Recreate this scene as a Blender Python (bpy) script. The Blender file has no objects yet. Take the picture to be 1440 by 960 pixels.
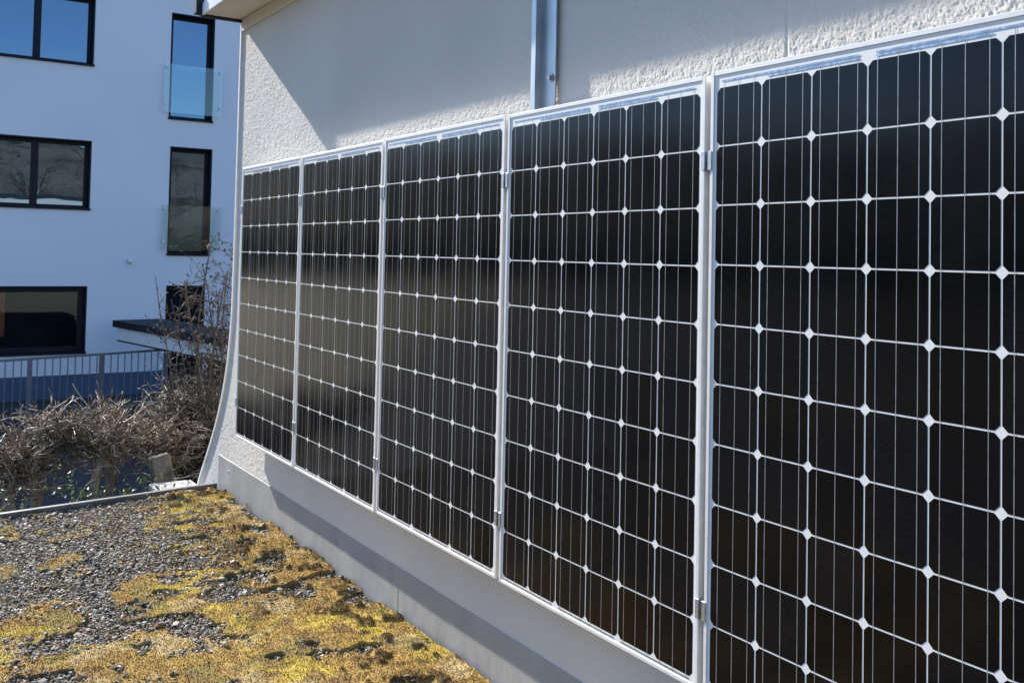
import bpy, math, random
import numpy as np
from mathutils import Vector, Matrix
random.seed(7)
RNG = np.random.default_rng(7)
SC = bpy.context.scene
COL = SC.collection
R_ = math.radians

# ------------------------------------------------------------------ camera
cam_d = bpy.data.cameras.new('camera')
cam = bpy.data.objects.new('camera', cam_d); COL.objects.link(cam)
RIGHT = Vector((0.54721694, 0.83672856, 0.02095086))
DOWN = Vector((-0.01725430, 0.03630303, -0.99919186))
FWD = Vector((-0.83681295, 0.54641323, 0.03430280))
CAM = Vector((5.919417, -1.870442, -0.456923))
M = Matrix.Identity(4)
for i in range(3):
    M[i][0] = RIGHT[i]; M[i][1] = -DOWN[i]; M[i][2] = -FWD[i]; M[i][3] = CAM[i]
cam.matrix_world = M
cam_d.sensor_width = 36.0
cam_d.lens = 36.0 * 1357.93 / 1440
cam_d.shift_y = (311.19 - 480) / 1440
cam_d.clip_start = 0.05
cam_d.clip_end = 2000
SC.camera = cam

# ------------------------------------------------------------------ sky, sun, exposure
SUN = Vector((1.49, 0.262, -0.92)).normalized()          # direction the light travels
EL = math.asin(-SUN.z)
AZ = math.atan2(-SUN.x, -SUN.y)                          # clockwise from +Y
world = bpy.data.worlds.new('World'); SC.world = world
world.use_nodes = True
wn = world.node_tree
sky = wn.nodes.new('ShaderNodeTexSky')
sky.sky_type = 'NISHITA'; sky.sun_disc = False
sky.sun_elevation = EL; sky.sun_rotation = AZ
sky.air_density = 1.0; sky.dust_density = 0.15; sky.ozone_density = 5.0
wn.links.new(sky.outputs[0], wn.nodes['Background'].inputs[0])
wn.nodes['Background'].inputs[1].default_value = 0.115
sun_d = bpy.data.lights.new('sun', 'SUN')
sun_d.energy = 5.0; sun_d.angle = R_(0.53); sun_d.color = (1.0, 0.95, 0.87)
sun = bpy.data.objects.new('sun', sun_d); COL.objects.link(sun)
sun.rotation_euler = SUN.to_track_quat('-Z', 'Y').to_euler()
sun.location = (-30, -5, 25)
vs = SC.view_settings
vs.view_transform = 'Standard'; vs.look = 'None'; vs.gamma = 1.0; vs.exposure = 1.15
vs.use_curve_mapping = False

# ------------------------------------------------------------------ helpers
def tag(o, label=None, cat=None, group=None, kind=None):
    if label: o['label'] = label
    if cat: o['category'] = cat
    if group: o['group'] = group
    if kind: o['kind'] = kind
    return o

def empty(name, loc=(0, 0, 0), **kw):
    o = bpy.data.objects.new(name, None); COL.objects.link(o)
    o.location = loc; o.empty_display_size = 0.2
    return tag(o, **kw)

class MB:
    def __init__(s): s.v = []; s.f = []; s.sm = []
    def add(s, vs, fs, smooth=False):
        b = len(s.v); s.v.extend([tuple(p) for p in vs])
        for f in fs: s.f.append(tuple(i + b for i in f)); s.sm.append(smooth)
        return s
    def box(s, x0, x1, y0, y1, z0, z1, mat=None, bev=0.0):
        if bev > 0:
            return s.bbox(x0, x1, y0, y1, z0, z1, bev, mat)
        vs = [(x, y, z) for x in (x0, x1) for y in (y0, y1) for z in (z0, z1)]
        if mat is not None: vs = [mat @ Vector(p) for p in vs]
        return s.add(vs, [(0, 1, 3, 2), (4, 6, 7, 5), (0, 4, 5, 1), (2, 3, 7, 6), (0, 2, 6, 4), (1, 5, 7, 3)])
    def bbox(s, x0, x1, y0, y1, z0, z1, b, mat=None):
        # chamfered box: 24 verts
        lo = (x0, y0, z0); hi = (x1, y1, z1); vs = []; idx = {}
        for sx in (0, 1):
            for sy in (0, 1):
                for sz in (0, 1):
                    sg = (sx, sy, sz)
                    for ax in range(3):
                        p = []
                        for k in range(3):
                            e = hi[k] if sg[k] else lo[k]
                            if k != ax: e += -b if sg[k] else b
                            p.append(e)
                        idx[(sg, ax)] = len(vs); vs.append(Vector(p))
        fs = []
        for ax in range(3):
            o1, o2 = [k for k in range(3) if k != ax]
            for sd in (0, 1):
                q = []
                for (a, c) in ((0, 0), (1, 0), (1, 1), (0, 1)):
                    sg = [0, 0, 0]; sg[ax] = sd; sg[o1] = a; sg[o2] = c
                    q.append(idx[(tuple(sg), ax)])
                fs.append(q)
        for ax in range(3):                       # edges parallel to ax
            o1, o2 = [k for k in range(3) if k != ax]
            for a in (0, 1):
                for c in (0, 1):
                    q = []
                    for e, face in ((0, o1), (0, o2), (1, o2), (1, o1)):
                        sg = [0, 0, 0]; sg[ax] = e; sg[o1] = a; sg[o2] = c
                        q.append(idx[(tuple(sg), face)])
                    fs.append(q)
        for sx in (0, 1):
            for sy in (0, 1):
                for sz in (0, 1):
                    fs.append([idx[((sx, sy, sz), k)] for k in range(3)])
        # orient outwards
        cen = Vector(((x0 + x1) / 2, (y0 + y1) / 2, (z0 + z1) / 2))
        out = []
        for f in fs:
            a, c, d = vs[f[0]], vs[f[1]], vs[f[2]]
            n = (c - a).cross(d - a); m = sum((vs[i] for i in f), Vector()) / len(f)
            out.append(f if n.dot(m - cen) > 0 else f[::-1])
        if mat is not None: vs = [mat @ p for p in vs]
        return s.add(vs, out)
    def cyl(s, p0, p1, r0, r1=None, n=10, caps=True):
        r1 = r0 if r1 is None else r1
        return s.tube([p0, p1], [r0, r1], n, caps)
    def tube(s, pts, rs, n=6, caps=True):
        pts = [Vector(p) for p in pts]; vs = []
        up = None
        for i, p in enumerate(pts):
            d = (pts[min(i + 1, len(pts) - 1)] - pts[max(i - 1, 0)]).normalized()
            if up is None:
                up = d.orthogonal().normalized()
            up = (up - d * up.dot(d))
            up = up.normalized() if up.length > 1e-6 else d.orthogonal().normalized()
            w = d.cross(up)
            for k in range(n):
                a = 2 * math.pi * k / n
                vs.append(p + (up * math.cos(a) + w * math.sin(a)) * rs[i])
        fs = []
        for i in range(len(pts) - 1):
            for k in range(n):
                k2 = (k + 1) % n
                fs.append((i * n + k, i * n + k2, (i + 1) * n + k2, (i + 1) * n + k))
        s.add(vs, fs, True)
        if caps:
            b = len(s.v) - len(vs)
            s.f.append(tuple(b + k for k in reversed(range(n)))); s.sm.append(False)
            e = b + (len(pts) - 1) * n
            s.f.append(tuple(e + k for k in range(n))); s.sm.append(False)
        return s
    def build(s, name, mat, parent=None, loc=None):
        me = bpy.data.meshes.new(name)
        me.from_pydata(s.v, [], s.f); me.update()
        me.polygons.foreach_set('use_smooth', s.sm)
        me.materials.append(mat)
        o = bpy.data.objects.new(name, me); COL.objects.link(o)
        if parent: o.parent = parent
        if loc: o.location = loc
        return o

def np_mesh(name, V, F, mat, parent=None, smooth=True, col=None):
    V = np.asarray(V, np.float32); F = np.asarray(F, np.int32); n = F.shape[1]
    me = bpy.data.meshes.new(name)
    me.vertices.add(len(V)); me.vertices.foreach_set('co', V.ravel())
    me.loops.add(F.size); me.loops.foreach_set('vertex_index', F.ravel())
    me.polygons.add(len(F))
    me.polygons.foreach_set('loop_start', np.arange(0, F.size, n, dtype=np.int32))
    me.polygons.foreach_set('use_smooth', np.full(len(F), smooth))
    if col is not None:
        a = me.color_attributes.new('tint', 'FLOAT_COLOR', 'POINT')
        c = np.ones((len(V), 4), np.float32); c[:, :3] = col
        a.data.foreach_set('color', c.ravel())
    me.update(calc_edges=True); me.validate()
    me.materials.append(mat)
    o = bpy.data.objects.new(name, me); COL.objects.link(o)
    if parent: o.parent = parent
    return o

def hash2(ix, iy, seed):
    h = (ix.astype(np.int64) * 374761393 + iy.astype(np.int64) * 668265263 + seed * 1442695041) & 0xFFFFFFFF
    h = ((h ^ (h >> 13)) * 1274126177) & 0xFFFFFFFF
    h = ((h ^ (h >> 16)) * 2246822519) & 0xFFFFFFFF
    return ((h ^ (h >> 15)) & 0xFFFFFF) / float(0xFFFFFF)
def vnoise(x, y, seed=0):
    ix = np.floor(x); iy = np.floor(y); fx = x - ix; fy = y - iy
    fx = fx * fx * (3 - 2 * fx); fy = fy * fy * (3 - 2 * fy)
    ix = ix.astype(np.int64); iy = iy.astype(np.int64)
    a = hash2(ix, iy, seed); b = hash2(ix + 1, iy, seed); c = hash2(ix, iy + 1, seed); d = hash2(ix + 1, iy + 1, seed)
    return (a * (1 - fx) + b * fx) * (1 - fy) + (c * (1 - fx) + d * fx) * fy
def fbm(x, y, seed=0, oct=4):
    s = 0; a = .5; t = 0
    for k in range(oct):
        s = s + a * vnoise(x, y, seed + k * 17); t += a; a *= .5
        x = x * 2.03 + 3.1; y = y * 2.03 + 7.7
    return s / t
def sstep(a, b, x):
    t = np.clip((x - a) / (b - a), 0, 1); return t * t * (3 - 2 * t)

# ------------------------------------------------------------------ materials
def mat(name, col, rough=.6, metal=0.0, spec=.5, noise=None, bump=None, coat=0.0, coat_rough=.03, tint=False, ior=None, stretch=(1, 1, 1), n2=None):
    m = bpy.data.materials.new(name); m.use_nodes = True
    nt = m.node_tree; b = nt.nodes['Principled BSDF']
    b.inputs['Base Color'].default_value = (*col, 1); b.inputs['Roughness'].default_value = rough
    b.inputs['Metallic'].default_value = metal; b.inputs['Specular IOR Level'].default_value = spec
    b.inputs['Coat Weight'].default_value = coat; b.inputs['Coat Roughness'].default_value = coat_rough
    if ior: b.inputs['IOR'].default_value = ior
    tc = nt.nodes.new('ShaderNodeTexCoord'); mp = nt.nodes.new('ShaderNodeMapping')
    mp.inputs['Scale'].default_value = stretch
    nt.links.new(tc.outputs['Object'], mp.inputs[0])
    src = None
    if tint:
        at = nt.nodes.new('ShaderNodeAttribute'); at.attribute_name = 'tint'; src = at.outputs['Color']
    def layer(src, scale, c2, lo, hi, detail=4):
        n = nt.nodes.new('ShaderNodeTexNoise'); n.inputs['Scale'].default_value = scale; n.inputs['Detail'].default_value = detail
        nt.links.new(mp.outputs[0], n.inputs['Vector'])
        r = nt.nodes.new('ShaderNodeMapRange'); r.inputs['From Min'].default_value = lo; r.inputs['From Max'].default_value = hi
        nt.links.new(n.outputs['Fac'], r.inputs['Value'])
        x = nt.nodes.new('ShaderNodeMix'); x.data_type = 'RGBA'
        nt.links.new(r.outputs[0], x.inputs['Factor'])
        if src is None: x.inputs['A'].default_value = (*col, 1)
        else: nt.links.new(src, x.inputs['A'])
        x.inputs['B'].default_value = (*c2, 1)
        return x.outputs['Result']
    if noise: src = layer(src, *noise)
    if n2: src = layer(src, *n2)
    if src is not None: nt.links.new(src, b.inputs['Base Color'])
    if bump:
        sc, dist = bump
        n = nt.nodes.new('ShaderNodeTexNoise'); n.inputs['Scale'].default_value = sc; n.inputs['Detail'].default_value = 5
        nt.links.new(mp.outputs[0], n.inputs['Vector'])
        bp = nt.nodes.new('ShaderNodeBump'); bp.inputs['Distance'].default_value = dist; bp.inputs['Strength'].default_value = 1
        nt.links.new(n.outputs['Fac'], bp.inputs['Height']); nt.links.new(bp.outputs[0], b.inputs['Normal'])
    return m

STUCCO = mat('stucco', (.72, .68, .615), .9, spec=.2, noise=(1.3, (.64, .605, .55), .4, .75), n2=(60, (.60, .57, .53), .62, .8), bump=(420, .0012))
CREAM = mat('cream_board', (.72, .66, .55), .7, noise=(6, (.6, .55, .46), .45, .8))
SOFFIT = mat('soffit_paint', (.74, .68, .58), .7, noise=(5, (.62, .57, .48), .45, .85))
WHITE = mat('white_coated_metal', (.80, .80, .78), .4, noise=(9, (.66, .66, .64), .55, .8))
DARKM = mat('dark_coated_metal', (.018, .023, .032), .5, spec=.25, noise=(12, (.03, .035, .042), .4, .7))
ANTHR = mat('anthracite_frame', (.008, .012, .021), .45, spec=.15, noise=(8, (.012, .017, .027), .4, .7))
ALU = mat('anodised_aluminium', (.87, .85, .81), .38, metal=.15, noise=(25, (.79, .77, .74), .4, .75))
ALUC = mat('clamp_aluminium', (.62, .63, .64), .38, metal=.8, noise=(70, (.42, .44, .46), .35, .7))
GALV = mat('galvanised_steel', (.55, .56, .57), .36, metal=.75, noise=(14, (.36, .38, .40), .35, .7), stretch=(1, 1, .25))
BOLT = mat('steel_bolt', (.42, .42, .43), .35, metal=.9, bump=(300, .0003))
FLASH = mat('zinc_flashing', (.38, .385, .38), .55, metal=.1, noise=(3.5, (.32, .325, .325), .35, .7), n2=(2.2, (.45, .445, .43), .5, .8), bump=(5, .004), stretch=(1.6, 1, .8))
SEAL = mat('sealant', (.72, .70, .66), .6, bump=(90, .002))
BACK = mat('backsheet', (.88, .865, .82), .4, coat=.3, coat_rough=.12, noise=(20, (.84, .825, .785), .4, .7))
RIBB = mat('silver_ribbon', (.30, .34, .40), .28, metal=.75, noise=(90, (.55, .62, .70), .45, .7))
BUSB = mat('busbar', (.40, .41, .42), .4, metal=.3, coat=.5, coat_rough=.12, noise=(40, (.26, .27, .28), .4, .7))
BLACK = mat('black_plastic', (.02, .02, .022), .5, bump=(200, .0005))
PAINT = mat('facade_render', (.76, .80, .86), .85, spec=.2, noise=(.35, (.70, .745, .81), .35, .7), bump=(260, .0008))
PLINTH = mat('plinth_paint', (.075, .115, .19), .8, noise=(1.5, (.06, .095, .16), .4, .7))
STEELR = mat('railing_steel', (.19, .215, .25), .45, metal=.3, noise=(20, (.14, .16, .19), .4, .7))
ROOFD = mat('roof_membrane', (.014, .018, .026), .6, spec=.25, noise=(4, (.035, .038, .042), .55, .8))
FASC = mat('carport_fascia', (.84, .84, .83), .7, noise=(3, (.74, .74, .74), .4, .75))
WOODB = mat('brown_boards', (.060, .040, .028), .8, noise=(3, (.025, .018, .014), .35, .65), stretch=(6, 6, .6))
EDGE = mat('edge_profile', (.17, .18, .19), .45, metal=.5, noise=(6, (.10, .11, .12), .4, .7))
CONC = mat('pale_concrete', (.46, .44, .40), .85, noise=(7, (.38, .37, .34), .4, .7), bump=(60, .004))
STONE = mat('weathered_stone', (.15, .135, .11), .9, noise=(9, (.07, .06, .048), .4, .65), bump=(40, .008))
BARK = mat('grey_bark', (.26, .235, .19), .9, noise=(30, (.38, .36, .32), .5, .7), n2=(12, (.13, .11, .085), .55, .75), bump=(80, .006))
BARKD = mat('dark_bark', (.075, .062, .05), .9, noise=(25, (.16, .14, .12), .52, .7), bump=(80, .005))
TWIG = mat('dry_twigs', (.20, .15, .10), .6, noise=(14, (.58, .52, .43), .52, .66), n2=(9, (.075, .055, .04), .47, .62))  # pale noise paints sunlit highlights, dark noise the shaded hedge interior
TWIGP = mat('painted_sunlit_twigs', (.50, .45, .37), .55, noise=(16, (.30, .25, .19), .45, .65))  # pale colour paints bright sun highlights onto extra hedge twigs
TWIGD = mat('dark_twigs', (.065, .052, .042), .8, noise=(10, (.22, .19, .15), .58, .74))
DEADL = mat('dry_leaves', (.20, .115, .05), .8, noise=(25, (.27, .20, .12), .45, .7))
BUDL = mat('shrub_leaves', (.05, .05, .035), .7, noise=(18, (.10, .055, .04), .5, .7))
IVY = mat('green_leaves', (.13, .19, .05), .5, noise=(25, (.26, .28, .10), .45, .7))
SOIL = mat('soil', (.055, .043, .033), .95, noise=(12, (.11, .085, .06), .45, .7), bump=(35, .02))
GRND = mat('asphalt_ground', (.030, .031, .034), .9, noise=(2, (.045, .045, .046), .4, .7), bump=(60, .01))
HILL = mat('wooded_hillside', (.12, .10, .07), 1.0, spec=.1, noise=(.02, (.20, .165, .12), .42, .6), n2=(.05, (.045, .045, .032), .46, .62), stretch=(1, 1, 4))
BELT = mat('dark_conifers', (.045, .045, .030), 1.0, spec=.05, noise=(.5, (.075, .07, .05), .45, .65))
FIELD = mat('added_rough_field', (.016, .017, .012), .95, noise=(.16, (.17, .135, .07), .48, .68), n2=(.6, (.05, .05, .025), .5, .7), bump=(20, .03))
LAWN = mat('dry_grass', (.24, .21, .12), .95, noise=(.25, (.34, .29, .19), .4, .65), bump=(30, .03))
PEBB = mat('pebbles', (.3, .3, .3), .8, tint=True, noise=(90, (.2, .195, .19), .66, .85))
SUBST = mat('substrate', (.07, .058, .045), .95, noise=(40, (.13, .105, .075), .45, .7), bump=(140, .01))
MOSS = mat('moss', (.2, .13, .03), .95, spec=.1, tint=True, noise=(130, (.22, .14, .05), .55, .75), bump=(200, .006))
BLADE = mat('moss_tips', (.2, .13, .03), .85, spec=.15, tint=True, noise=(60, (.30, .20, .07), .55, .75))

def cell_mat():
    m = bpy.data.materials.new('silicon_cell'); m.use_nodes = True
    nt = m.node_tree; b = nt.nodes['Principled BSDF']
    tc = nt.nodes.new('ShaderNodeTexCoord'); mp = nt.nodes.new('ShaderNodeMapping'); mp.inputs['Scale'].default_value = (30, 30, 230)
    nt.links.new(tc.outputs['Object'], mp.inputs[0])
    n = nt.nodes.new('ShaderNodeTexNoise'); n.inputs['Scale'].default_value = 1; n.inputs['Detail'].default_value = 3
    nt.links.new(mp.outputs[0], n.inputs['Vector'])
    x = nt.nodes.new('ShaderNodeMix'); x.data_type = 'RGBA'
    r = nt.nodes.new('ShaderNodeMapRange'); r.inputs['From Min'].default_value = .42; r.inputs['From Max'].default_value = .72
    nt.links.new(n.outputs['Fac'], r.inputs['Value']); nt.links.new(r.outputs[0], x.inputs['Factor'])
    x.inputs['A'].default_value = (.0022, .0024, .0034, 1); x.inputs['B'].default_value = (.0048, .0048, .0058, 1)
    nt.links.new(x.outputs['Result'], b.inputs['Base Color'])
    dv = nt.nodes.new('ShaderNodeVectorMath'); dv.operation = 'SCALE'; dv.inputs['Scale'].default_value = 1 / .1585
    fl_ = nt.nodes.new('ShaderNodeVectorMath'); fl_.operation = 'FLOOR'
    oi = nt.nodes.new('ShaderNodeObjectInfo'); ad = nt.nodes.new('ShaderNodeVectorMath'); ad.operation = 'ADD'
    wh = nt.nodes.new('ShaderNodeTexWhiteNoise')
    nt.links.new(tc.outputs['Object'], dv.inputs[0]); nt.links.new(dv.outputs[0], fl_.inputs[0]); nt.links.new(fl_.outputs[0], ad.inputs[0])
    nt.links.new(oi.outputs['Random'], ad.inputs[1]); nt.links.new(ad.outputs[0], wh.inputs['Vector'])
    x2 = nt.nodes.new('ShaderNodeMix'); x2.data_type = 'RGBA'; x2.blend_type = 'MULTIPLY'; x2.inputs['Factor'].default_value = .6
    r2 = nt.nodes.new('ShaderNodeMapRange'); r2.inputs['To Min'].default_value = .4; r2.inputs['To Max'].default_value = 2.2
    nt.links.new(wh.outputs['Value'], r2.inputs['Value']); nt.links.new(x.outputs['Result'], x2.inputs['A']); nt.links.new(r2.outputs[0], x2.inputs['B'])
    nt.links.new(x2.outputs['Result'], b.inputs['Base Color'])
    ns = nt.nodes.new('ShaderNodeTexNoise'); ns.inputs['Scale'].default_value = 5; ns.inputs['Detail'].default_value = 4
    nt.links.new(tc.outputs['Object'], ns.inputs['Vector'])
    r3 = nt.nodes.new('ShaderNodeMapRange'); r3.inputs['From Min'].default_value = .35; r3.inputs['From Max'].default_value = .7; r3.inputs['To Min'].default_value = .11; r3.inputs['To Max'].default_value = .19
    nt.links.new(ns.outputs['Fac'], r3.inputs['Value']); nt.links.new(r3.outputs[0], b.inputs['Coat Roughness'])
    b.inputs['Roughness'].default_value = .55; b.inputs['Specular IOR Level'].default_value = .0
    b.inputs['Coat Weight'].default_value = 1; b.inputs['Coat IOR'].default_value = 1.33
    return m
CELL = cell_mat()

def glass_mat(name, base, ior, rough=.015):
    m = bpy.data.materials.new(name); m.use_nodes = True
    nt = m.node_tree; b = nt.nodes['Principled BSDF']
    b.inputs['Base Color'].default_value = (*base, 1); b.inputs['Roughness'].default_value = rough; b.inputs['IOR'].default_value = ior
    b.inputs['Specular Tint'].default_value = (.46, .70, 1.0, 1)
    tc = nt.nodes.new('ShaderNodeTexCoord'); n = nt.nodes.new('ShaderNodeTexNoise'); n.inputs['Scale'].default_value = 1.1
    nt.links.new(tc.outputs['Object'], n.inputs['Vector'])
    bp = nt.nodes.new('ShaderNodeBump'); bp.inputs['Distance'].default_value = .004; bp.inputs['Strength'].default_value = .6
    nt.links.new(n.outputs['Fac'], bp.inputs['Height']); nt.links.new(bp.outputs[0], b.inputs['Normal'])
    return m
PANE = glass_mat('window_glass', (.006, .009, .014), 2.7)
PANED = glass_mat('dark_window_glass', (.004, .006, .009), 1.45)

def clear_glass():
    m = bpy.data.materials.new('clear_glass'); m.use_nodes = True
    nt = m.node_tree; nt.nodes.clear()
    o = nt.nodes.new('ShaderNodeOutputMaterial'); t = nt.nodes.new('ShaderNodeBsdfTransparent'); g = nt.nodes.new('ShaderNodeBsdfGlossy')
    t.inputs[0].default_value = (.92, .975, .975, 1); g.inputs['Roughness'].default_value = .02; g.inputs[0].default_value = (.85, .95, 1, 1)
    f = nt.nodes.new('ShaderNodeFresnel'); f.inputs[0].default_value = 1.52
    x = nt.nodes.new('ShaderNodeMixShader')
    nt.links.new(f.outputs[0], x.inputs[0]); nt.links.new(t.outputs[0], x.inputs[1]); nt.links.new(g.outputs[0], x.inputs[2])
    nt.links.new(x.outputs[0], o.inputs[0])
    return m
CLEAR = clear_glass()
ROOMG = CLEAR.copy(); ROOMG.name = 'room_glass'
for n_ in ROOMG.node_tree.nodes:
    if n_.type == 'BSDF_TRANSPARENT': n_.inputs[0].default_value = (.80, .84, .86, 1)
for n_ in ROOMG.node_tree.nodes:
    if n_.type == 'FRESNEL': n_.inputs[0].default_value = 1.22
ROOM = mat('dim_room', (.03, .035, .04), .9, noise=(1.2, (.012, .014, .017), .4, .6))
ORANGE = mat('orange_curtain', (.55, .16, .06), .9, noise=(6, (.40, .11, .05), .4, .7))

# ------------------------------------------------------------------ ground, hills, garden bank
GZ = -3.4
g = MB().add([(-900, -900, GZ), (900, -900, GZ), (900, 900, GZ), (-900, 900, GZ)], [(0, 1, 2, 3)]).build('ground', GRND)
tag(g, 'dark paved yard below the roof', 'ground', kind='structure')
lw = MB().add([(-99, -3.4, GZ + .010), (-99, -84, GZ + .010), (-58, -42, GZ + .010), (-24, -13.5, GZ + .010), (-12, -6, GZ + .010), (-7, -3.4, GZ + .010)], [(0, 1, 2, 3, 4, 5)]).build('added_lawn', LAWN)  # unseen sheet, added and outlined to lighten reflections in the farther panels
tag(lw, 'dry winter grass added out of view to brighten panel reflections', 'grass', kind='structure')
sf = MB().add([(-95, -99, GZ + .004), (60, -99, GZ + .004), (40, -9, GZ + .004), (-9, -9, GZ + .004)], [(0, 1, 2, 3)]).build('field', FIELD)  # unseen sheet, added for faint brown glows mirrored in the nearer panels
tag(sf, 'rough brown field with dark patches, added out of view for panel reflections', 'field', kind='structure')
nr, na = 40, 260
rr = np.linspace(108, 430, nr); aa = np.linspace(0, 2 * np.pi, na, endpoint=False)
RR, AA = np.meshgrid(rr, aa, indexing='ij')
XX = RR * np.cos(AA); YY = RR * np.sin(AA)
H = sstep(108, 260, RR) * (19 + 17 * fbm(XX / 90 + 9, YY / 90, 3)) + sstep(150, 400, RR) * (4 + 15 * fbm(XX / 120, YY / 120 + 3, 8))
H += sstep(110, 150, RR) * 3.0 * fbm(XX / 9, YY / 9, 21, 3)
ZZ = GZ - .3 + H
V = np.stack([XX, YY, ZZ], -1).reshape(-1, 3); F = []
for i in range(nr - 1):
    a = i * na + np.arange(na); b = i * na + (np.arange(na) + 1) % na
    F.append(np.stack([a, b, b + na, a + na], 1))
hl = np_mesh('hills', V, np.concatenate(F), HILL)
tag(hl, 'low wooded hills all round', 'hills', kind='structure')

nb = 900; ab = np.linspace(0, 2 * np.pi, nb, endpoint=False)
hb = 3.6 + 1.6 * vnoise(ab * 60, ab * 0, 5) + 1.2 * vnoise(ab * 190, ab * 0, 6)
V = []; F = []
for k, (r, f) in enumerate(((101, 0), (101.6, .55), (103, 1), (105, .9), (107, 0))):
    V.append(np.stack([r * np.cos(ab), r * np.sin(ab), GZ - .05 + f * hb], 1))
for k in range(4):
    a = k * nb + np.arange(nb); b = k * nb + (np.arange(nb) + 1) % nb
    F.append(np.stack([a, b, b + nb, a + nb], 1))
tb = np_mesh('added_tree_belt', np.concatenate(V), np.concatenate(F), BELT)  # unseen ring, added to mirror as a dark band in the panels
tag(tb, 'far dark belt of conifers, added out of view to darken panel reflections', 'trees', kind='stuff')

# garden bank beyond the roof edge where the hedge grows
nx, ny = 70, 120
X, Y = np.meshgrid(np.linspace(-3.3, -.72, nx), np.linspace(-6, 3.2, ny), indexing='ij')
Z = -2.62 + .16 * (fbm(X * 2.5, Y * 2.5, 5) - .5) - .8 * sstep(-2.95, -3.3, X) + 0 * X
def gridF(nx, ny):
    i, j = np.meshgrid(np.arange(nx - 1), np.arange(ny - 1), indexing='ij'); a = (i * ny + j).ravel()
    return np.stack([a, a + ny, a + ny + 1, a + 1], 1)
gb = np_mesh('garden_bank', np.stack([X, Y, Z], -1).reshape(-1, 3), gridF(nx, ny), SOIL)
tag(gb, 'bare brown earth bank under the hedge', 'soil', kind='structure')

# ------------------------------------------------------------------ stuccoed house
WY = .100                                      # face of the stucco
zk = np.array([-4.2, -3.4, -2.30, -2.14, -1.90, -1.675, -1.465, -1.30, -1.168, -.928, -.4, 1.2])
xk = np.array([-1.28, -1.26, -1.19, -1.125, -.915, -.735, -.607, -.533, -.492, -.445, -.432, -.428])
def xl(z):
    z = np.asarray(z, float)
    # smooth the polyline a little
    return sum(np.interp(z + d, zk, xk) for d in (-.09, -.045, 0, .045, .09)) / 5
house = empty('stuccoed_house', (0, WY, GZ), label='white rough stucco house wall carrying the five solar panels', cat='house')
def local(o, par):                            # mesh built in world coordinates, parent at its own spot
    o.parent = par; o.matrix_parent_inverse = Matrix.Translation(par.location).inverted(); return o

def stucco_h(x, z):
    n1 = vnoise(x / .0056 + 1.2 * vnoise(x / .015, z / .015, 31), z / .0056 + 1.2 * vnoise(x / .015 + 9, z / .015, 33), 1)
    n2 = vnoise(x / .0034, z / .0034, 2)
    n4 = vnoise(x / .026, z / .014, 12); n5 = vnoise(x / .016, z / .012, 14)
    rid = 1 - np.abs(2 * n1 - 1)
    h = .0017 * rid + .0011 * n2 + .0010 * n4 + .0010 * n5
    h = h - .0035 * np.exp(-((x - 4.203) / .0035) ** 2) * (z > -.2)
    return h
Vs = []; Fs = []; base = 0
def strip(z0, z1, xr, dx, dz, x_from=None, x_to=5.45):
    global base
    zz = np.linspace(z0, z1, int((z1 - z0) / dz) + 2)
    t = np.linspace(0, 1, int((x_to - (-.45 if x_from is None else x_from)) / dx) + 2)
    Zg, T = np.meshgrid(zz, t, indexing='ij')
    L = xl(Zg) if x_from is None else np.full_like(Zg, x_from)
    Xg = L + T * (x_to - L)
    Yg = WY - stucco_h(Xg, Zg) + .0012
    Vs.append(np.stack([Xg, Yg, Zg], -1).reshape(-1, 3)); Fs.append(gridF(len(zz), len(t)) + base); base += Zg.size
strip(-.03, 1.06, 5.45, .0027, .0027)
strip(-1.56, -.03, .1, .006, .006, None, .12)
strip(-2.25, -1.56, 5.45, .0045, .0045)
strip(-4.2, -2.25, 5.45, .3, .05)
flat = np.array([[.12, WY, -1.56], [5.45, WY, -1.56], [5.45, WY, -.03], [.12, WY, -.03], [5.45, WY, -4.2], [9, WY, -4.2], [9, WY, 1.06], [5.45, WY, 1.06]])
Vs.append(flat); Fs.append(np.array([[0, 1, 2, 3], [4, 5, 6, 7]]) + base)
local(np_mesh('front_wall', np.concatenate(Vs), np.concatenate(Fs)[:, ::-1], STUCCO), house)
# end wall, back wall
zs = np.linspace(-4.2, 1.06, 90); b = MB()
vs_ = []
for z in zs:
    x = float(xl(z)); vs_ += [(x, WY, z), (x, 5.0, z)]
b.add(vs_, [(2 * i, 2 * i + 2, 2 * i + 3, 2 * i + 1) for i in range(len(zs) - 1)])
b.add([(-1.2, 5, -4.2), (9, 5, -4.2), (9, 5, 1.06), (-.43, 5, 1.06)], [(0, 1, 2, 3)])
b.add([(9, WY, -4.2), (9, 5, -4.2), (9, 5, 1.06), (9, WY, 1.06)], [(0, 1, 2, 3)])
local(b.build('side_wall', STUCCO), house)
# corner trim following the flared edge: white nosing + dark joint on its outer side
def sweep(o0, o1, y0, y1, zlo, zhi, n=110):
    b = MB(); vs_ = []
    for z in np.linspace(zlo, zhi, n):
        x = float(xl(z)); s = (float(xl(z + .01)) - float(xl(z - .01))) / .02
        L = math.sqrt(1 + s * s); nx_, nz_ = 1 / L, -s / L
        for (o, y) in ((o0, y0), (o1, y0), (o1, y1), (o0, y1)):
            vs_.append((x + nx_ * o, y, z + nz_ * o))
    fs = []
    for i in range(n - 1):
        for k in range(4):
            fs.append((4 * i + k, 4 * i + (k + 1) % 4, 4 * i + 4 + (k + 1) % 4, 4 * i + 4 + k))
    fs += [(3, 2, 1, 0), tuple(4 * (n - 1) + k for k in range(4))]
    return b.add(vs_, fs)
local(sweep(-.012, .012, WY - .014, WY + .04, -3.3, 1.04).build('corner_trim', WHITE), house)
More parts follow.
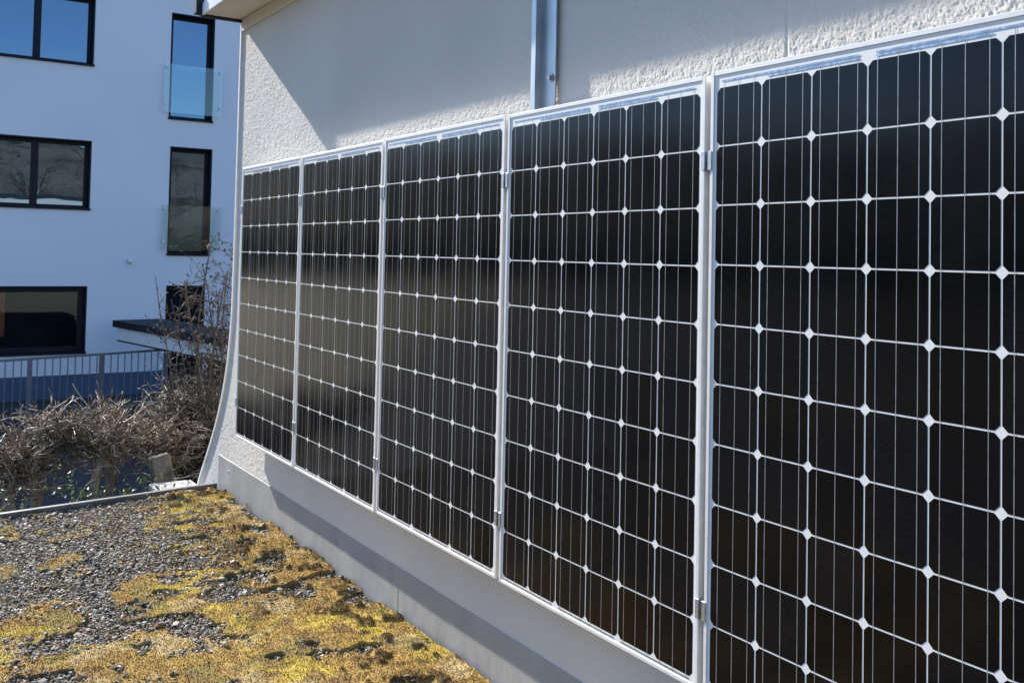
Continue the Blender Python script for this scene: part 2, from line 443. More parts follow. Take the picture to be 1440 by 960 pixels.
local(sweep(-.030, -.013, WY - .004, WY + .05, -3.3, 1.04).build('corner_gasket', DARKM), house)
# roof overhang
b = MB().box(-.43, 9, -.150, 5.2, 1.068, 1.135)
rf = local(b.build('roof', SOFFIT), house)
b = MB().box(-.435, 9, -.168, -.152, 1.060, 1.142, bev=.003)
local(b.build('fascia', WHITE), house)
b = MB().box(-.475, -.437, -.168, 5.2, 1.053, 1.150, bev=.003)
local(b.build('verge_strip', DARKM), house)
b = MB().box(-.53, -.46, -.200, -.150, 1.075, 1.215, bev=.004)
local(b.build('gutter_end', DARKM), house)
b = MB().box(-.415, 9, WY - .012, WY - .004, .985, 1.062)
local(b.build('frieze_board', CREAM), house)
# flashing along the foot of the wall
ns = 200
xs = np.linspace(-.655, 5.6, ns); vs_ = []
prof = [(.0945, -2.09), (.0945, -1.8475), (.0950, -1.8465), (.096, -1.8462), (.0995, -1.846)]
for i, x in enumerate(xs):
    w = .0008 * math.sin(x * 3.1) + .0005 * math.sin(x * 7.7 + 1)
    for (y, z) in prof: vs_.append((x, y + w, z))
k = len(prof)
b = MB().add(vs_, [(i * k + j, i * k + k + j, i * k + k + j + 1, i * k + j + 1) for i in range(ns - 1) for j in range(k - 1)])
b.add([(-.655, .0945, -2.09), (-.655, .0945, -1.848), (-.655, .098, -1.846), (-.655, .12, -1.846), (-.655, .12, -2.09)], [(0, 1, 2, 3, 4)])
for x in (2.05,): b.box(x, x + .004, .0930, .0955, -2.06, -1.867)
fl = local(b.build('base_flashing', FLASH), house)
for x in (-.42, 1.36, 3.3):
    b = MB().cyl((x, .097, -1.915), (x, .089, -1.915), .007, .006, 8)
    o = b.build('screw', BOLT); o.parent = fl

# ------------------------------------------------------------------ vertical mounting rail
rail = empty('mounting_rail', (3.14, WY, -1.6), label='galvanised steel channel rail running up the stucco above the panels', cat='rail')
b = MB().box(3.105, 3.19, .079, .0838, -1.65, 1.05)
local(b.build('web', GALV), rail)
b = MB().box(3.099, 3.1048, .052, .0838, -1.65, 1.05)
b.box(3.078, 3.099, .052, .0568, -1.65, 1.05)
local(b.build('flange', GALV), rail)
b = MB()
for z in (.165,):
    b.cyl((3.165, .0788, z), (3.165, .0745, z), .015, .015, 16)
    b.cyl((3.165, .0744, z), (3.165, .066, z), .010, .010, 6)
local(b.build('bolt', BOLT), rail)

# ------------------------------------------------------------------ solar panels
PW, PT, PB, CP = .951, .045, -1.61, .1585
XL, XR = -.0205, .9715
CG = .0021                                     # half gap between cells
def solar_panel():
    p = empty('solar_panel', (XL, 0, PB))
    lipw, dep = .0125, .05
    b = MB()
    b.box(XL, XL + lipw, 0, dep, PB, PT, bev=.0012)
    b.box(XR - lipw, XR, 0, dep, PB, PT, bev=.0012)
    b.box(XL + lipw, XR - lipw, .0004, dep, PT - lipw, PT - .0003, bev=.0010)
    b.box(XL + lipw, XR - lipw, .0004, dep, PB + .0003, PB + lipw, bev=.0010)
    local(b.build('frame', ALU), p)
    y = .0032
    bs = local(MB().box(XL + lipw, XR - lipw, y, y + .006, PB + lipw, PT - lipw).build('backsheet', BACK), p)
    b = MB(); ch = .0117
    for r in range(10):
        for c in range(6):
            x0, x1 = c * CP + CG, (c + 1) * CP - CG; z1, z0 = -r * CP - CG, -(r + 1) * CP + CG
            yy = y - .0004
            b.add([(x0 + ch, yy, z0), (x1 - ch, yy, z0), (x1, yy, z0 + ch), (x1, yy, z1 - ch), (x1 - ch, yy, z1), (x0 + ch, yy, z1), (x0, yy, z1 - ch), (x0, yy, z0 + ch)], [(0, 1, 2, 3, 4, 5, 6, 7)])
    local(b.build('cells', CELL), p)
    b = MB(); w = .00085; yy = y - .0007
    for c in range(6):
        for k in (1 / 6, .5, 5 / 6):
            x = c * CP + CP * k
            zt = .014 if True else 0; zb = -10 * CP - .006
            b.add([(x - w, yy, zb), (x + w, yy, zb), (x + w, yy, zt), (x - w, yy, zt)], [(0, 1, 2, 3)])
    local(b.build('busbars', BUSB), p)
    b = MB(); yy = y - .0010
    def rb(c0, c1, z, h=.0025):
        b.add([(c0 * CP, yy, z - h), (c1 * CP, yy, z - h), (c1 * CP, yy, z + h), (c0 * CP, yy, z + h)], [(0, 1, 2, 3)])
    rb(.12, 2.86, .0155); rb(1.12, 2.86, .0075); rb(3.14, 5.86, .0155); rb(3.14, 4.88, .0075)
    local(b.build('ribbon', RIBB), p); b = MB()
    zb = -10 * CP - .0055
    rb(.05, 1.9, zb, .002); rb(2.1, 3.9, zb, .002); rb(4.08, 5.92, zb, .002)
    local(b.build('ribbon', RIBB), p)
    local(MB().box(.42, .53, y + .007, y + .03, -.12, -.02).build('junction_box', BLACK), p)
    return p
def copy_tree(o, parent=None):
    c = o.copy(); COL.objects.link(c)
    if parent: c.parent = parent; c.matrix_parent_inverse = o.matrix_parent_inverse.copy()
    for ch in list(o.children): copy_tree(ch, c)
    return c
plabels = ['farthest solar panel, at the left end of the row by the flared wall edge',
           'second solar panel from the wall corner, narrow in view, between farthest and middle panels',
           'middle solar panel of the five, left of the panel below the steel rail',
           'solar panel standing directly under the steel rail, left of the nearest panel',
           'nearest and largest solar panel, cut off by the right edge of the photo']
sp = solar_panel()
for i in range(5):
    o = sp if i == 0 else copy_tree(sp)
    o.location.x = XL + 1.012 * i
    if i: o.location.z = PB + (.0, -.001, .001, -.002, .003)[i]
    tag(o, plabels[i], 'solar panel', 'solar panels in a row on the wall')

# clamps
def clamp(end=False):
    t = empty('panel_clamp', (0, 0, 0))
    b = MB(); h = .026
    b.box(-.0195, -.006, -.0042, -.0006, -h, h, bev=.0008)
    if not end: b.box(.006, .0195, -.0042, -.0006, -h, h, bev=.0008)
    b.box(-.0085, -.006, -.0006, .030, -h, h); b.box(.006, .0085, -.0006, .030, -h, h)
    b.box(-.006, .006, .012, .0145, -h, h)
    local(b.build('clamp_plate', ALUC), t)
    b = MB().cyl((0, .0118, 0), (0, .003, 0), .0052, .0052, 8)
    local(b.build('bolt', BOLT), t)
    return t
nm = ['farthest and second', 'second and middle', 'middle and fourth', 'fourth and nearest']
cl0 = clamp(); first = True
for i in range(4):
    for z, w in ((-.192, 'upper'), (-1.394, 'lower')):
        o = cl0 if first else copy_tree(cl0); first = False
        o.location = ((i + 1) * 1.012 - .0305, 0, z)
        tag(o, '%s grey aluminium clamp in the gap between the %s solar panels' % (w, nm[i]), 'clamp', 'clamps holding the solar panels')
ce = clamp(True)
for k, (z, w) in enumerate(((-.215, 'upper'), (-1.40, 'lower'))):
    o = ce if k == 0 else copy_tree(ce)
    o.location = (XL - .0065, 0, z); o.scale = (-1, 1, 1)
    tag(o, '%s end clamp on the free left side of the farthest solar panel' % w, 'clamp', 'clamps holding the solar panels')

# ------------------------------------------------------------------ garage with its gravelled flat roof
RZ = -2.04
gar = empty('flat_roof_garage', (2, -2, GZ), label='flat garage roof with dark metal edge, covered in gravel and moss', cat='garage')
ex0, ex1 = (-.60, WY), (-.30, -2.0)            # the far edge, slightly askew
def edge_x(y): return ex0[0] + (ex0[1] - y) * .125
b = MB(); y0, y1 = .085, -7.0
b.add([(edge_x(y0), y0, RZ - .03), (edge_x(y1), y1, RZ - .03), (8, y1, RZ - .03), (8, y0, RZ - .03),
       (edge_x(y0), y0, RZ - .22), (edge_x(y1), y1, RZ - .22), (8, y1, RZ - .22), (8, y0, RZ - .22)],
      [(0, 1, 2, 3), (7, 6, 5, 4), (0, 4, 5, 1), (1, 5, 6, 2), (2, 6, 7, 3), (3, 7, 4, 0)])
local(b.build('roof_deck', SUBST), gar)
b = MB()
for (o0, o1, z0, z1) in ((-.028, .004, RZ - .24, RZ + .016),):
    vs_ = []
    for y in (y0 - .012, y1):
        x = edge_x(y); vs_ += [(x + o0, y, z0), (x + o1, y, z0), (x + o1, y, z1), (x + o0, y, z1)]
    b.add(vs_, [(0, 1, 5, 4), (1, 2, 6, 5), (2, 3, 7, 6), (3, 0, 4, 7), (3, 2, 1, 0), (4, 5, 6, 7)])
local(b.build('edge_trim', EDGE), gar)
b = MB().box(.45, 7.9, -6.8, -6.6, GZ, RZ - .225); b.box(.15, .35, -6.6, .08, GZ, RZ - .225); b.box(7.7, 7.9, -6.6, .08, GZ, RZ - .225)
local(b.build('wall', CONC), gar)

def moss_mask(x, y):
    d = .088 - y
    lim = .49 + .24 * np.clip(x - .7, 0, 2) + .5 * sstep(1.7, 2.5, x)
    n = fbm(x * 2.6 + 5, y * 2.6, 41, 4) - .5
    n2 = fbm(x * 8, y * 8 + 3, 43, 3) - .5
    m = (lim - d) * 2.6 + n * 1.2 + n2 * 2.2 + .18
    # scattered patches in the gravel
    p = fbm(x * 3.6 + 2, y * 5.0 + 8, 47, 4)
    patch = (p - .585) * 4.0 + 2.0 * n2 + sstep(.9, 2.0, x) * 1.3 - .20
    m = np.maximum(m, patch)
    # bare gravel pockets, mostly along the foot of the wall
    h = fbm(x * 5.5 + 1, y * 5.5 + 4, 53, 3)
    m = m - 3.6 * sstep(.57, .78, h) - 1.6 * sstep(.12, .02, d) * sstep(.42, .62, vnoise(x * 6, y * 2, 59))
    return np.clip(m * .9 + .25, 0, 1)
def dark_clump(x, y):
    return sstep(.645, .70, fbm(x * 10 + 5, y * 12 + 1, 101, 3)) * sstep(.9, .25, .088 - y)
def moss_col(x, y):
    a = fbm(x * 4 + 3, y * 4, 61, 4); b_ = fbm(x * 11, y * 11 + 2, 67, 3); c_ = fbm(x * 30, y * 30, 71, 2)
    base = np.array([.41, .272, .088]); yel = np.array([.55, .42, .090]); brn = np.array([.25, .155, .068]); pale = np.array([.56, .45, .25]); grn = np.array([.26, .23, .085])
    c = base + 0 * x[..., None]
    def mx(c, k, w): return c * (1 - w[..., None]) + k * w[..., None]
    c = mx(c, yel, sstep(.54, .70, a)); c = mx(c, brn, sstep(.52, .70, b_) * .85)
    c = mx(c, pale, sstep(.60, .72, fbm(x * 6 + 8, y * 6, 73, 3)) * .6)
    c = mx(c, grn, sstep(.58, .7, fbm(x * 5 + 1, y * 5 + 7, 79, 3)) * .6)
    c = mx(c, np.array([.10, .062, .03]), dark_clump(x, y) * .9)
    return c * (.75 + .5 * c_[..., None])
def moss_h(x, y):
    m = moss_mask(x, y)
    n = fbm(x * 16, y * 16, 83, 3); n2 = vnoise(x * 60, y * 60, 89)
    clump = sstep(.55, .78, fbm(x * 7 + 4, y * 7, 97, 3)) * .014 * sstep(.75, .2, .08 - y)
    return .72 * (.002 + .020 * n + .008 * n2 + .005 * vnoise(x * 130, y * 130, 91) + clump + .020 * dark_clump(x, y)) * sstep(0.05, .75, m) * (.38 + .62 * sstep(.75, .25, .088 - y)) - .012 * (1 - sstep(.0, .35, m))
X, Y = np.meshgrid(np.arange(-.62, 3.7, .0075), np.arange(-2.8, .087, .0075), indexing='ij')
X = np.maximum(X, edge_x(Y) + .006)
Z = RZ - .012 + moss_h(X, Y)
mo = np_mesh('moss', np.stack([X, Y, Z], -1).reshape(-1, 3), gridF(*X.shape), MOSS, col=(lambda w: moss_col(X, Y) * w + np.array([.085, .068, .05]) * (1 - w))(sstep(.12, .45, moss_mask(X, Y))[..., None]).reshape(-1, 3))
tag(mo, 'ochre and yellow moss cushions along the wall on the gravel roof', 'moss', kind='stuff')

# moss tips: tiny upright blades that break up the cushions
n = 460000
x = RNG.uniform(-.6, 3.4, n); y = RNG.uniform(-2.6, .08, n)
k = ((moss_mask(x, y) > .16 + .45 * RNG.random(n)) | (RNG.random(n) < .85 * sstep(.38, .60, fbm(x * 7 + 1, y * 9, 111, 4)) * (.35 + .65 * sstep(1.0, .3, .088 - y)))) & (x > edge_x(y) + .012); x, y = x[k], y[k]; n = len(x)
z = RZ - .012 + moss_h(x, y) + np.where(moss_mask(x, y) < .2, .012, 0) * RNG.random(n)
c = moss_col(x, y) * RNG.uniform(.45, 1.5, n)[:, None]
an = RNG.uniform(0, 6.283, n); ln = RNG.uniform(.002, .0065, n); wd = RNG.uniform(.0012, .003, n); tl = RNG.uniform(0, 1.6, n); ta = RNG.uniform(0, 6.283, n)
dx, dy = np.cos(an) * wd, np.sin(an) * wd
P0 = np.stack([x - dx, y - dy, z - .002], 1); P1 = np.stack([x + dx, y + dy, z - .002], 1)
P2 = np.stack([x + np.cos(ta) * tl * ln, y + np.sin(ta) * tl * ln, z + ln], 1)
V = np.stack([P0, P1, P2], 1).reshape(-1, 3)
tp = np_mesh('moss_tips', V, np.arange(3 * n).reshape(-1, 3), BLADE, smooth=False, col=np.repeat(c, 3, 0))
tag(tp, 'short dry moss tips standing up from the cushions', 'moss', kind='stuff')

# gravel
ico = []
ph = (1 + 5 ** .5) / 2
for a, b_ in ((1, ph), (-1, ph), (1, -ph), (-1, -ph)): ico += [(a, b_, 0), (0, a, b_), (b_, 0, a)]
ico = np.array(ico, float); ico /= np.linalg.norm(ico[0])
from mathutils import geometry
import bmesh
bm = bmesh.new(); bmesh.ops.create_icosphere(bm, subdivisions=1, radius=1.0)
bm.verts.ensure_lookup_table(); ico = np.array([v.co[:] for v in bm.verts]); icf = np.array([[v.index for v in f.verts] for f in bm.faces]); bm.free()
def gravel(name, n, xr, yr, size, gate, label):
    x = RNG.uniform(*xr, n); y = RNG.uniform(*yr, n)
    m = moss_mask(x, y)
    k = gate(m, x, y) & (x > edge_x(y) + .012); x, y, m = x[k], y[k], m[k]; n = len(x)
    L = size * np.exp(RNG.normal(0, .33, n)); rx = L * RNG.uniform(.5, .75, n); ry = L * RNG.uniform(.3, .5, n); rz = L * RNG.uniform(.13, .32, n)
    S = np.stack([rx, ry, rz], 1)[:, None, :]
    J = ico[None] * (1 + RNG.normal(0, .13, (n, len(ico), 1)))
    P = J * S
    a1 = RNG.normal(0, .35, n); a2 = RNG.normal(0, .35, n); a3 = RNG.uniform(0, 6.283, n)
    def rot(P, a, i, j):
        c, s = np.cos(a)[:, None], np.sin(a)[:, None]; Q = P.copy()
        Q[..., i] = c * P[..., i] - s * P[..., j]; Q[..., j] = s * P[..., i] + c * P[..., j]; return Q
    P = rot(rot(rot(P, a1, 1, 2), a2, 0, 2), a3, 0, 1)
    zc = RZ - .017 + np.maximum(moss_h(x, y), -.012) + rz * .6 + RNG.uniform(0, .014, n)
    P += np.stack([x, y, zc], 1)[:, None, :]
    P[..., 1] = np.minimum(P[..., 1], .084)
    g_ = np.clip(RNG.lognormal(math.log(.20), .62, n), .04, .8)
    warm = RNG.normal(0, .05, n); C_ = np.stack([g_ * (1.10 + warm), g_, g_ * (.82 - warm)], 1)
    red = RNG.random(n) < .12; C_[red] *= np.array([1.15, .82, .75])
    C_ = np.repeat(C_, len(ico), 0)
    Fi = (icf[None] + (np.arange(n) * len(ico))[:, None, None]).reshape(-1, 3)
    o = np_mesh(name, P.reshape(-1, 3), Fi, PEBB, smooth=False, col=C_)
    tag(o, label, 'gravel', kind='stuff'); return o
gravel('gravel', 118000, (-.6, 3.4), (-2.65, .07), .0112, lambda m, x, y: m < .22 + .78 * RNG.random(len(m)) ** 3.2, 'loose grey chippings spread over the flat roof')

# ------------------------------------------------------------------ neighbouring apartment building
FX = -14.39
apt = empty('apartment_building', (FX, 2, GZ), label='white modern apartment building with dark framed windows in its shaded facade', cat='building')
ytop = 5.2
openings = [(-.48, 1.50, 3.085, 4.42), (-.48, 1.52, .262, 1.585), (-.46, 1.53, -2.52, -1.25), (2.965, 3.84, 2.19, 4.345), (3.02, 3.865, -.59, 1.60), (3.03, 3.80, -3.35, -1.24)]
ys = sorted({-3.0, 9.0} | {o[0] for o in openings} | {o[1] for o in openings}); zs2 = sorted({GZ, ytop} | {o[2] for o in openings} | {o[3] for o in openings})
b = MB()
for i in range(len(ys) - 1):
    for j in range(len(zs2) - 1):
        cy, cz = (ys[i] + ys[i + 1]) / 2, (zs2[j] + zs2[j + 1]) / 2
        if any(o[0] < cy < o[1] and o[2] < cz < o[3] for o in openings): continue
        b.add([(FX, ys[i], zs2[j]), (FX, ys[i + 1], zs2[j]), (FX, ys[i + 1], zs2[j + 1]), (FX, ys[i], zs2[j + 1])], [(0, 1, 2, 3)])
b.add([(FX, -3.0, GZ), (FX - 11, -3.0, GZ), (FX - 11, -3.0, ytop), (FX, -3.0, ytop)], [(0, 1, 2, 3)])
b.add([(FX, 9, GZ), (FX - 11, 9, GZ), (FX - 11, 9, ytop), (FX, 9, ytop)], [(0, 1, 2, 3)])
b.add([(FX - 11, -3.0, GZ), (FX - 11, 9, GZ), (FX - 11, 9, ytop), (FX - 11, -3.0, ytop)], [(0, 1, 2, 3)])
local(b.build('wall', PAINT), apt)
local(MB().box(FX - 11.05, FX + .04, -3.05, 9.05, ytop, ytop + .06).build('roof', ROOFD), apt)
b = MB()
b.box(FX + .002, FX + .02, -3.0, 3.0, GZ, -2.95); b.box(FX + .002, FX + .02, 3.83, 9, GZ, -2.95)
local(b.build('plinth', PLINTH), apt)
def window(o, mull, pane, dep=.22, fw=.09, sill=True, room=False):
    y0, y1, z0, z1 = o
    e = empty('window', (FX, (y0 + y1) / 2, z0)); e.parent = apt; e.matrix_parent_inverse = Matrix.Translation(apt.location).inverted()
    b = MB(); xi = FX - dep
    # lined reveal
    t = .022
    b.box(FX - dep - .06, FX + .006, y0 - .004, y0 + t, z0 - .004, z1 + .004); b.box(FX - dep - .06, FX + .006, y1 - t, y1 + .004, z0 - .004, z1 + .004)
    b.box(FX - dep - .06, FX + .006, y0 + t, y1 - t, z1 - t, z1 + .004)
    # sash frame
    def fr(a0, a1, c0, c1, w, xo):
        b.box(xi - .05, xi + xo, a0, a0 + w, c0, c1); b.box(xi - .05, xi + xo, a1 - w, a1, c0, c1)
        b.box(xi - .05, xi + xo, a0 + w, a1 - w, c0, c0 + w); b.box(xi - .05, xi + xo, a0 + w, a1 - w, c1 - w, c1)
    fr(y0 + t, y1 - t, z0, z1 - t, fw, .0)
    if mull is not None: b.box(xi - .05, xi + .012, mull - .065, mull + .065, z0 + fw, z1 - t - fw)
    local(b.build('frame', ANTHR, e), e)
    local(MB().box(xi - .035, xi - .02, y0 + t + fw, y1 - t - fw, z0 + fw, z1 - t - fw).build('pane', pane, e), e)
    if room:
        local(MB().box(xi - 1.2, xi - 1.1, y0 - .3, y1 + .3, z0 - .3, z1 + .3).build('room_wall', ROOM, e), e)
        b = MB(); vs_ = []
        for k in range(25):
            yy = y0 + .12 + .5 * k / 24; xx = xi - .16 + .025 * math.sin(k * 1.5)
            vs_ += [(xx, yy, z0 + .3), (xx, yy, z1 - .1)]
        b.add(vs_, [(2 * k, 2 * k + 2, 2 * k + 3, 2 * k + 1) for k in range(24)], True)
        local(b.build('curtain', ORANGE, e), e)
    if sill: local(MB().box(FX - dep, FX + .045, y0 - .02, y1 + .02, z0 - .035, z0 + .004, bev=.004).build('sill', ANTHR, e), e)
    return e
for i, o in enumerate(openings):
    ml = {0: .51, 1: .55, 6: -4.2, 7: -4.2}.get(i)
    window(o, ml, ROOMG if i == 2 else (PANED if i == 5 else PANE), room=(i == 2), fw=.065 if i != 2 else .10)
for (y0, y1, z0, z1, lab) in ((2.835, 4.02, 2.285, 3.285, 'upper'), (2.87, 4.075, -.515, .40, 'lower')):
    t = empty('glass_balustrade', (FX + .07, (y0 + y1) / 2, z0), label='clear glass balustrade across the %s tall window of the white facade' % ('topmost' if lab == 'upper' else 'middle'), cat='balustrade', group='glass balustrades on the tall windows')
    local(MB().box(FX + .062, FX + .076, y0, y1, z0, z1).build('glass_sheet', CLEAR), t)
    for yy in (y0 + .05, y1 - .05):
        for zz in (z0 + .17, z1 - .07):
            b = MB().cyl((FX - .01, yy, zz), (FX + .0615, yy, zz), .016, n=12); b.cyl((FX + .0765, yy, zz), (FX + .088, yy, zz), .028, .024, 14)
            local(b.build('fixing', ALUC), t)
lamp = empty('wall_lamp', (FX, 2.30, -.76), label='small round metal lamp on the white facade between the windows', cat='lamp')
b = MB().cyl((FX, 2.30, -.76), (FX + .03, 2.30, -.76), .055, .05, 16); local(b.build('lamp_base', ALUC), lamp)
b = MB().tube([(FX + .03, 2.30, -.76), (FX + .09, 2.30, -.75), (FX + .13, 2.33, -.74)], [.045, .05, .02], 12); local(b.build('lamp_head', WHITE), lamp)

# ------------------------------------------------------------------ carport slab beside the facade
U = Vector((.9856, .1688, 0)); N = Vector((-.1688, .9856, 0)); O = Vector((-13.19, 1.79, 0))
Mc = Matrix(((U.x, N.x, 0, O.x), (U.y, N.y, 0, O.y), (0, 0, 1, 0), (0, 0, 0, 1)))
cp = empty('carport', (O.x, O.y, GZ), label='flat carport roof with dark coping and pale fascia before the white building', cat='carport')
local(MB().box(0, 10.5, 0, .9, -1.955, -1.83, Mc, .006).build('coping', ROOFD), cp)
local(MB().box(.12, 10.4, .05, .82, -2.185, -1.956, Mc, .004).build('fascia', FASC), cp)
local(MB().box(.12, 10.4, .045, .82, -2.21, -2.188, Mc).build('drip_edge', DARKM), cp)
for u in (2.75, 6.2, 9.4):
    local(MB().box(u, u + .14, .12, .26, GZ, -2.211, Mc, .004).build('post', DARKM), cp)
b = MB()
for u in np.arange(2.95, 10.2, .145): b.box(u, u + .135, .45 + .006 * random.random(), .48, GZ, -2.211, Mc)
local(b.build('board_wall', WOODB), cp)

# ------------------------------------------------------------------ railing
ra, rb_ = Vector((-10.4, -4.1, 0)), Vector((-12.22, 2.75, 0))
ra = Vector((-11.0, -1.3, 0)); d = (rb_ - ra); Lr = d.length; d.normalize()
ra = ra - d * 3.0; Lr += 3.0
rl = empty('railing', (ra.x, ra.y, GZ), label='grey steel railing with thin upright bars in front of the white building', cat='railing')
def pt(s, z): return (ra.x + d.x * s, ra.y + d.y * s, z)
nrm = Vector((-d.y, d.x, 0)); Mr = Matrix(((d.x, nrm.x, 0, ra.x), (d.y, nrm.y, 0, ra.y), (0, 0, 1, 0), (0, 0, 0, 1)))
local(MB().box(0, Lr, -.025, .025, -2.325, -2.29, Mr, .004).build('handrail', STEELR), rl)
local(MB().box(0, Lr, -.012, .012, -3.25, -3.22, Mr).build('bottom_rail', STEELR), rl)
s = Lr - 1.44 - 1.2 * 5
while s < Lr:
    if s > 0: local(MB().box(s - .03, s + .03, -.028, .028, GZ, -2.326, Mr).build('post', STEELR), rl)
    s += 1.2
s = Lr - .02
while s > .05:
    local(MB().box(s - .007, s + .007, -.007, .007, -3.219, -2.326, Mr).build('baluster', STEELR), rl)
    s -= .125

# ------------------------------------------------------------------ hedge, shrub, leaves
def rv(s=1.0): return Vector((random.gauss(0, s), random.gauss(0, s), random.gauss(0, s)))
def twig(mb, p, dr, L, r, seg=3, wob=.28, n=4, lift=0.0):
    pts = [Vector(p)]; dr = Vector(dr).normalized(); rs = [r]
    for k in range(seg):
        dr = (dr + rv(wob) + Vector((0, 0, lift))).normalized()
        pts.append(pts[-1] + dr * (L / seg)); rs.append(r * (1 - .62 * (k + 1) / seg))
    mb.tube(pts, rs, n, True); return pts, dr
def leaf(mb, p, s):
    a = rv().normalized(); c = a.orthogonal().normalized(); q = a.cross(c)
    t = random.uniform(.3, .55)
    p = Vector(p)
    mb.add([p, p + a * s * .5 + c * s * t * .5 + q * s * .15, p + a * s, p + a * s * .5 - c * s * t * .5 + q * s * .15], [(0, 1, 2, 3)])
def hedge_plant(x, y, seed, label, top=-1.66, dens=1.0):
    random.seed(seed)
    t = empty('hedge_plant', (x, y, -2.62), label=label, cat='hedge plant', group='bare hedge plants beyond the roof edge')
    trunk = MB(); tw = MB(); lv = MB()
    lean = Vector((random.uniform(-.12, .12), random.uniform(-.16, .16), 1))
    p0 = Vector((x, y, -2.66)); h = random.uniform(.60, .80); r = random.uniform(.028, .045)
    pts = [p0 + lean * h * k / 4 + rv(.012) for k in range(5)]
    trunk.tube(pts, [r * (1.15 - .08 * k) for k in range(5)], 8)
    head = pts[-1]
    for k in range(8):
        a = random.uniform(0, 6.28); dr = Vector((math.cos(a) * .9, math.sin(a) * 1.1, random.uniform(.25, .9)))
        bp, dd = twig(trunk, head - Vector((0, 0, random.uniform(0, .15))), dr, random.uniform(.18, .38), r * .45, 4, .22, 6)
        for q in range(int(46 * dens)):
            s = random.random(); i = min(int(s * 4), 3); b0 = bp[i].lerp(bp[i + 1], s * 4 - i)
            a = random.uniform(0, 6.28)
            dr2 = Vector((math.cos(a), math.sin(a), random.uniform(-.5, 1.0)))
            room = max(.05, top + random.uniform(-.06, .07) - b0.z)
            L = min(random.uniform(.09, .26), room / max(.2, dr2.normalized().z))
            tp_, d2 = twig(tw, b0, dr2, L, random.uniform(.0040, .0085), 3, .33, 4)
            for w in range(random.randint(1, 3)):
                b1 = tp_[random.randint(1, 3)]
                twig(tw, b1, d2 + rv(.7), random.uniform(.04, .13), random.uniform(.002, .004), 2, .35, 3)
            if random.random() < .55:
                for w in range(3): leaf(lv, tp_[random.randint(1, 3)] + rv(.015), random.uniform(.018, .042))
    for q in range(46):
        s_ = random.uniform(.15, 1) ** .7; b0 = pts[0].lerp(pts[4], s_); a = random.uniform(0, 6.28)
        tp_, d2 = twig(tw, b0, (math.cos(a), math.sin(a), random.uniform(-.3, .9)), random.uniform(.10, .30), random.uniform(.0025, .0055), 4, .3, 4)
        twig(tw, tp_[2], d2 + rv(.7), random.uniform(.06, .15), .0025, 2, .3, 3)
        if random.random() < .5: leaf(lv, tp_[3], random.uniform(.02, .04))
    pl = MB()  # extra twigs coloured as if catching the sun
    for q in range(22):
        b0 = head + Vector((random.uniform(-.07, .07), random.uniform(-.08, .08), random.uniform(-.30, .08))); a = random.uniform(0, 6.28)
        tp_, d2 = twig(pl, b0, (math.cos(a) * .8, math.sin(a), random.uniform(-.1, .75)), random.uniform(.16, .40), random.uniform(.0045, .0080), 5, .24, 5)
        twig(pl, tp_[3], d2 + rv(.6), random.uniform(.08, .16), .0035, 3, .25, 4)
    local(pl.build('painted_sunlit_twigs', TWIGP), t)
    for o in (trunk.build('trunk', BARK), tw.build('twigs', TWIG), lv.build('dry_leaves', DEADL)): local(o, t)
hl_labels = []
pos = [(-2.1, -1.62), (-2.35, -1.30), (-2.0, -1.02), (-2.3, -.78), (-2.05, -.50), (-2.4, -.24), (-2.05, -.02), (-2.35, .22), (-2.0, .42), (-2.3, .66)]
names = ['cropped at the left edge of the photo', 'bushy with many brown leaves, at the far left below the railing', 'on the left, under the post of the railing', 'left of the middle of the hedge, in front of the railing',
         'in the middle of the hedge, with pale tangled twigs', 'right of the middle of the hedge, left of the leaning stone', 'behind the leaning grey stone', 'behind the pale capstone at the roof edge', 'by the flared wall edge, in front of the tall shrub', 'farthest right, mostly behind the tall shrub and flared wall']
for i, (x, y) in enumerate(pos):
    hedge_plant(x, y, 100 + i, 'bare clipped hedge plant ' + names[i], top=-1.42 + .03 * math.sin(i * 2.2))

def tall_shrub(x, y, seed, ns, hmin, hmax, side, label):
    random.seed(seed)
    t = empty('tall_shrub', (x, y, -2.62), label=label, cat='shrub', group='dark bare shrubs by the wall corner')
    st = MB(); tw = MB(); lv = MB()
    for k in range(ns):
        a = random.uniform(0, 6.28)
        p0 = Vector((x + .14 * math.cos(a), y + .16 * math.sin(a), -2.66))
        dr = Vector((.10 * math.cos(a), .09 * math.sin(a) + .01, 1)); L = random.uniform(hmin, hmax)
        bp, dd = twig(st, p0, dr, L, random.uniform(.008, .016), 9, .06, 6, .06)
        for q in range(side):
            s = random.uniform(.12, 1); i = min(int(s * 9), 8); b0 = bp[i].lerp(bp[i + 1], s * 9 - i)
            aa_ = random.uniform(0, 6.28); up = random.uniform(-.2, 1.3)
            tp_, d2 = twig(tw, b0, Vector((math.cos(aa_), math.sin(aa_), up)), random.uniform(.10, .34) * (1.2 - .5 * s), random.uniform(.0025, .0055), 4, .28, 4)
            for w in range(3):
                b1 = tp_[random.randint(1, 4)]
                e_, _ = twig(tw, b1, d2 + rv(.7), random.uniform(.05, .15), random.uniform(.0018, .0034), 2, .3, 3)
                if random.random() < .9: leaf(lv, e_[-1], random.uniform(.02, .045))
                if random.random() < .6: leaf(lv, b1, random.uniform(.018, .04))
    for o in (st.build('stems', BARKD), tw.build('twigs', TWIGD), lv.build('leaves', BUDL)): local(o, t)
tall_shrub(-2.15, .58, 17, 22, 1.55, 2.3, 36, 'tallest dark bare shrub, rising beside the flared corner of the stucco wall')
tall_shrub(-2.70, .56, 12, 14, .75, 1.12, 26, 'lower dark tangled shrub between the hedge and the tallest shrub, before the carport')

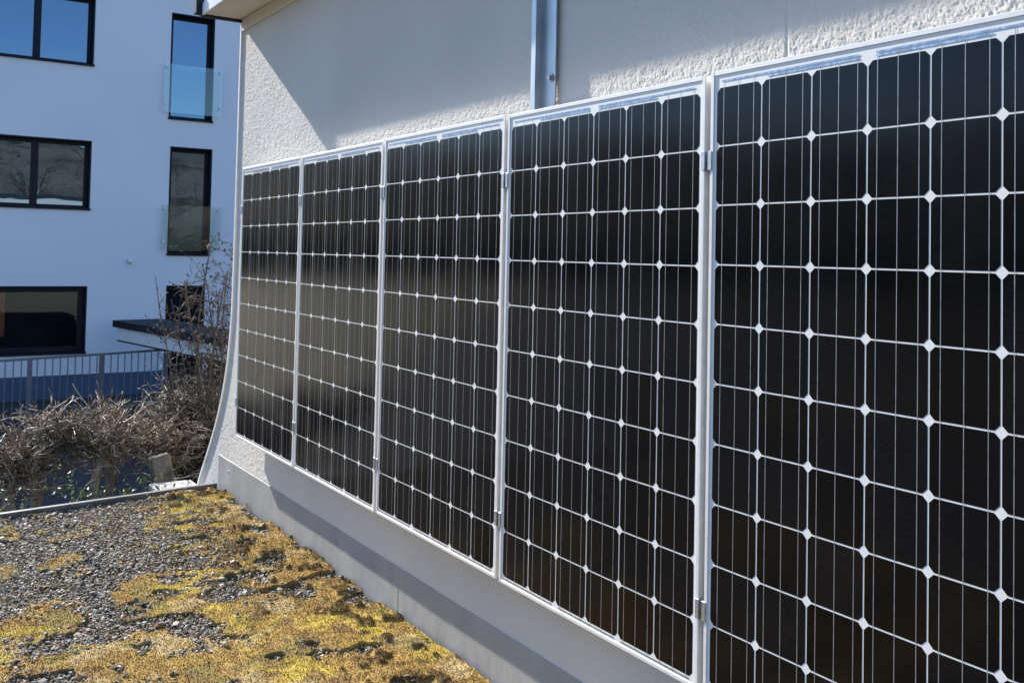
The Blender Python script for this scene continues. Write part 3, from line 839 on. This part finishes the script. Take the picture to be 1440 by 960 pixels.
# small leafy plants at the edge
random.seed(5); b = MB()
for k in range(2600):
    x = random.uniform(-1.5, -.74); y = random.uniform(-1.7, .0)
    if vnoise(np.array([x * 5]), np.array([y * 5]), 5)[0] < .42: continue
    leaf(b, (x, y, -2.50 + random.random() ** 1.3 * (.47 + .13 * math.sin(y * 9) * math.sin(y * 4 + 1))), random.uniform(.022, .05))
tag(b.build('ground_cover', IVY), 'small green leaves growing along the outside of the roof edge', 'plants', kind='stuff')

# stones by the roof edge
st = MB(); st.box(-.16, .16, -.12, .12, -.40, -.062, Matrix.Translation((-1.15, -.045, -2.145)), .012)
cs = empty('capped_stone_pier', (-1.15, -.05, -2.55), label='low pier with a pale capstone just outside the roof edge', cat='pier')
local(st.build('pier', STONE), cs)
local(MB().box(-.2, .2, -.15, .15, -.058, -.012, Matrix.Translation((-1.15, -.045, -2.145)), .008).build('capstone', CONC), cs)
ml = Matrix.Translation((-1.62, -.005, -2.33)) @ Matrix.Rotation(R_(11), 4, 'X')
tag(MB().box(-.04, .04, -.075, .075, -.38, .32, ml, .012).build('leaning_stone', STONE), 'narrow grey stone slab leaning among the hedge twigs', 'stone')

# bare trees behind the house, mirrored in the neighbour's windows
for k, (x, y, h) in enumerate(((24, 5.2, 8.5), (30, 8.6, 10), (27, 12.5, 9))):
    random.seed(300 + k)
    t = empty('bare_tree', (x, y, GZ), label=('slim bare tree behind the stucco house', 'broad bare tree far behind the stucco house', 'bare tree farthest to the side behind the stucco house')[k], cat='tree', group='bare trees behind the house')
    tr = MB(); cr = MB()
    bp, dd = twig(tr, (x, y, GZ - .1), (0, 0, 1), h * .8, .17, 6, .05, 8)
    for q in range(34):
        s_ = random.uniform(.25, 1); i = min(int(s_ * 6), 5); b0 = bp[i].lerp(bp[i + 1], s_ * 6 - i); a = random.uniform(0, 6.28)
        p2, d2 = twig(cr, b0, (math.cos(a), math.sin(a), random.uniform(.4, 1.2)), h * random.uniform(.15, .34), .05 * (1.2 - s_ * .7), 4, .16, 5, .08)
        for w in range(9):
            p3, d3 = twig(cr, p2[random.randint(1, 4)], d2 + rv(.6), h * random.uniform(.06, .15), .018, 3, .25, 3, .05)
            for u in range(3): twig(cr, p3[random.randint(1, 3)], d3 + rv(.6), h * random.uniform(.03, .07), .010, 2, .25, 3)
    local(tr.build('trunk', BARK), t); local(cr.build('crown', TWIG), t)
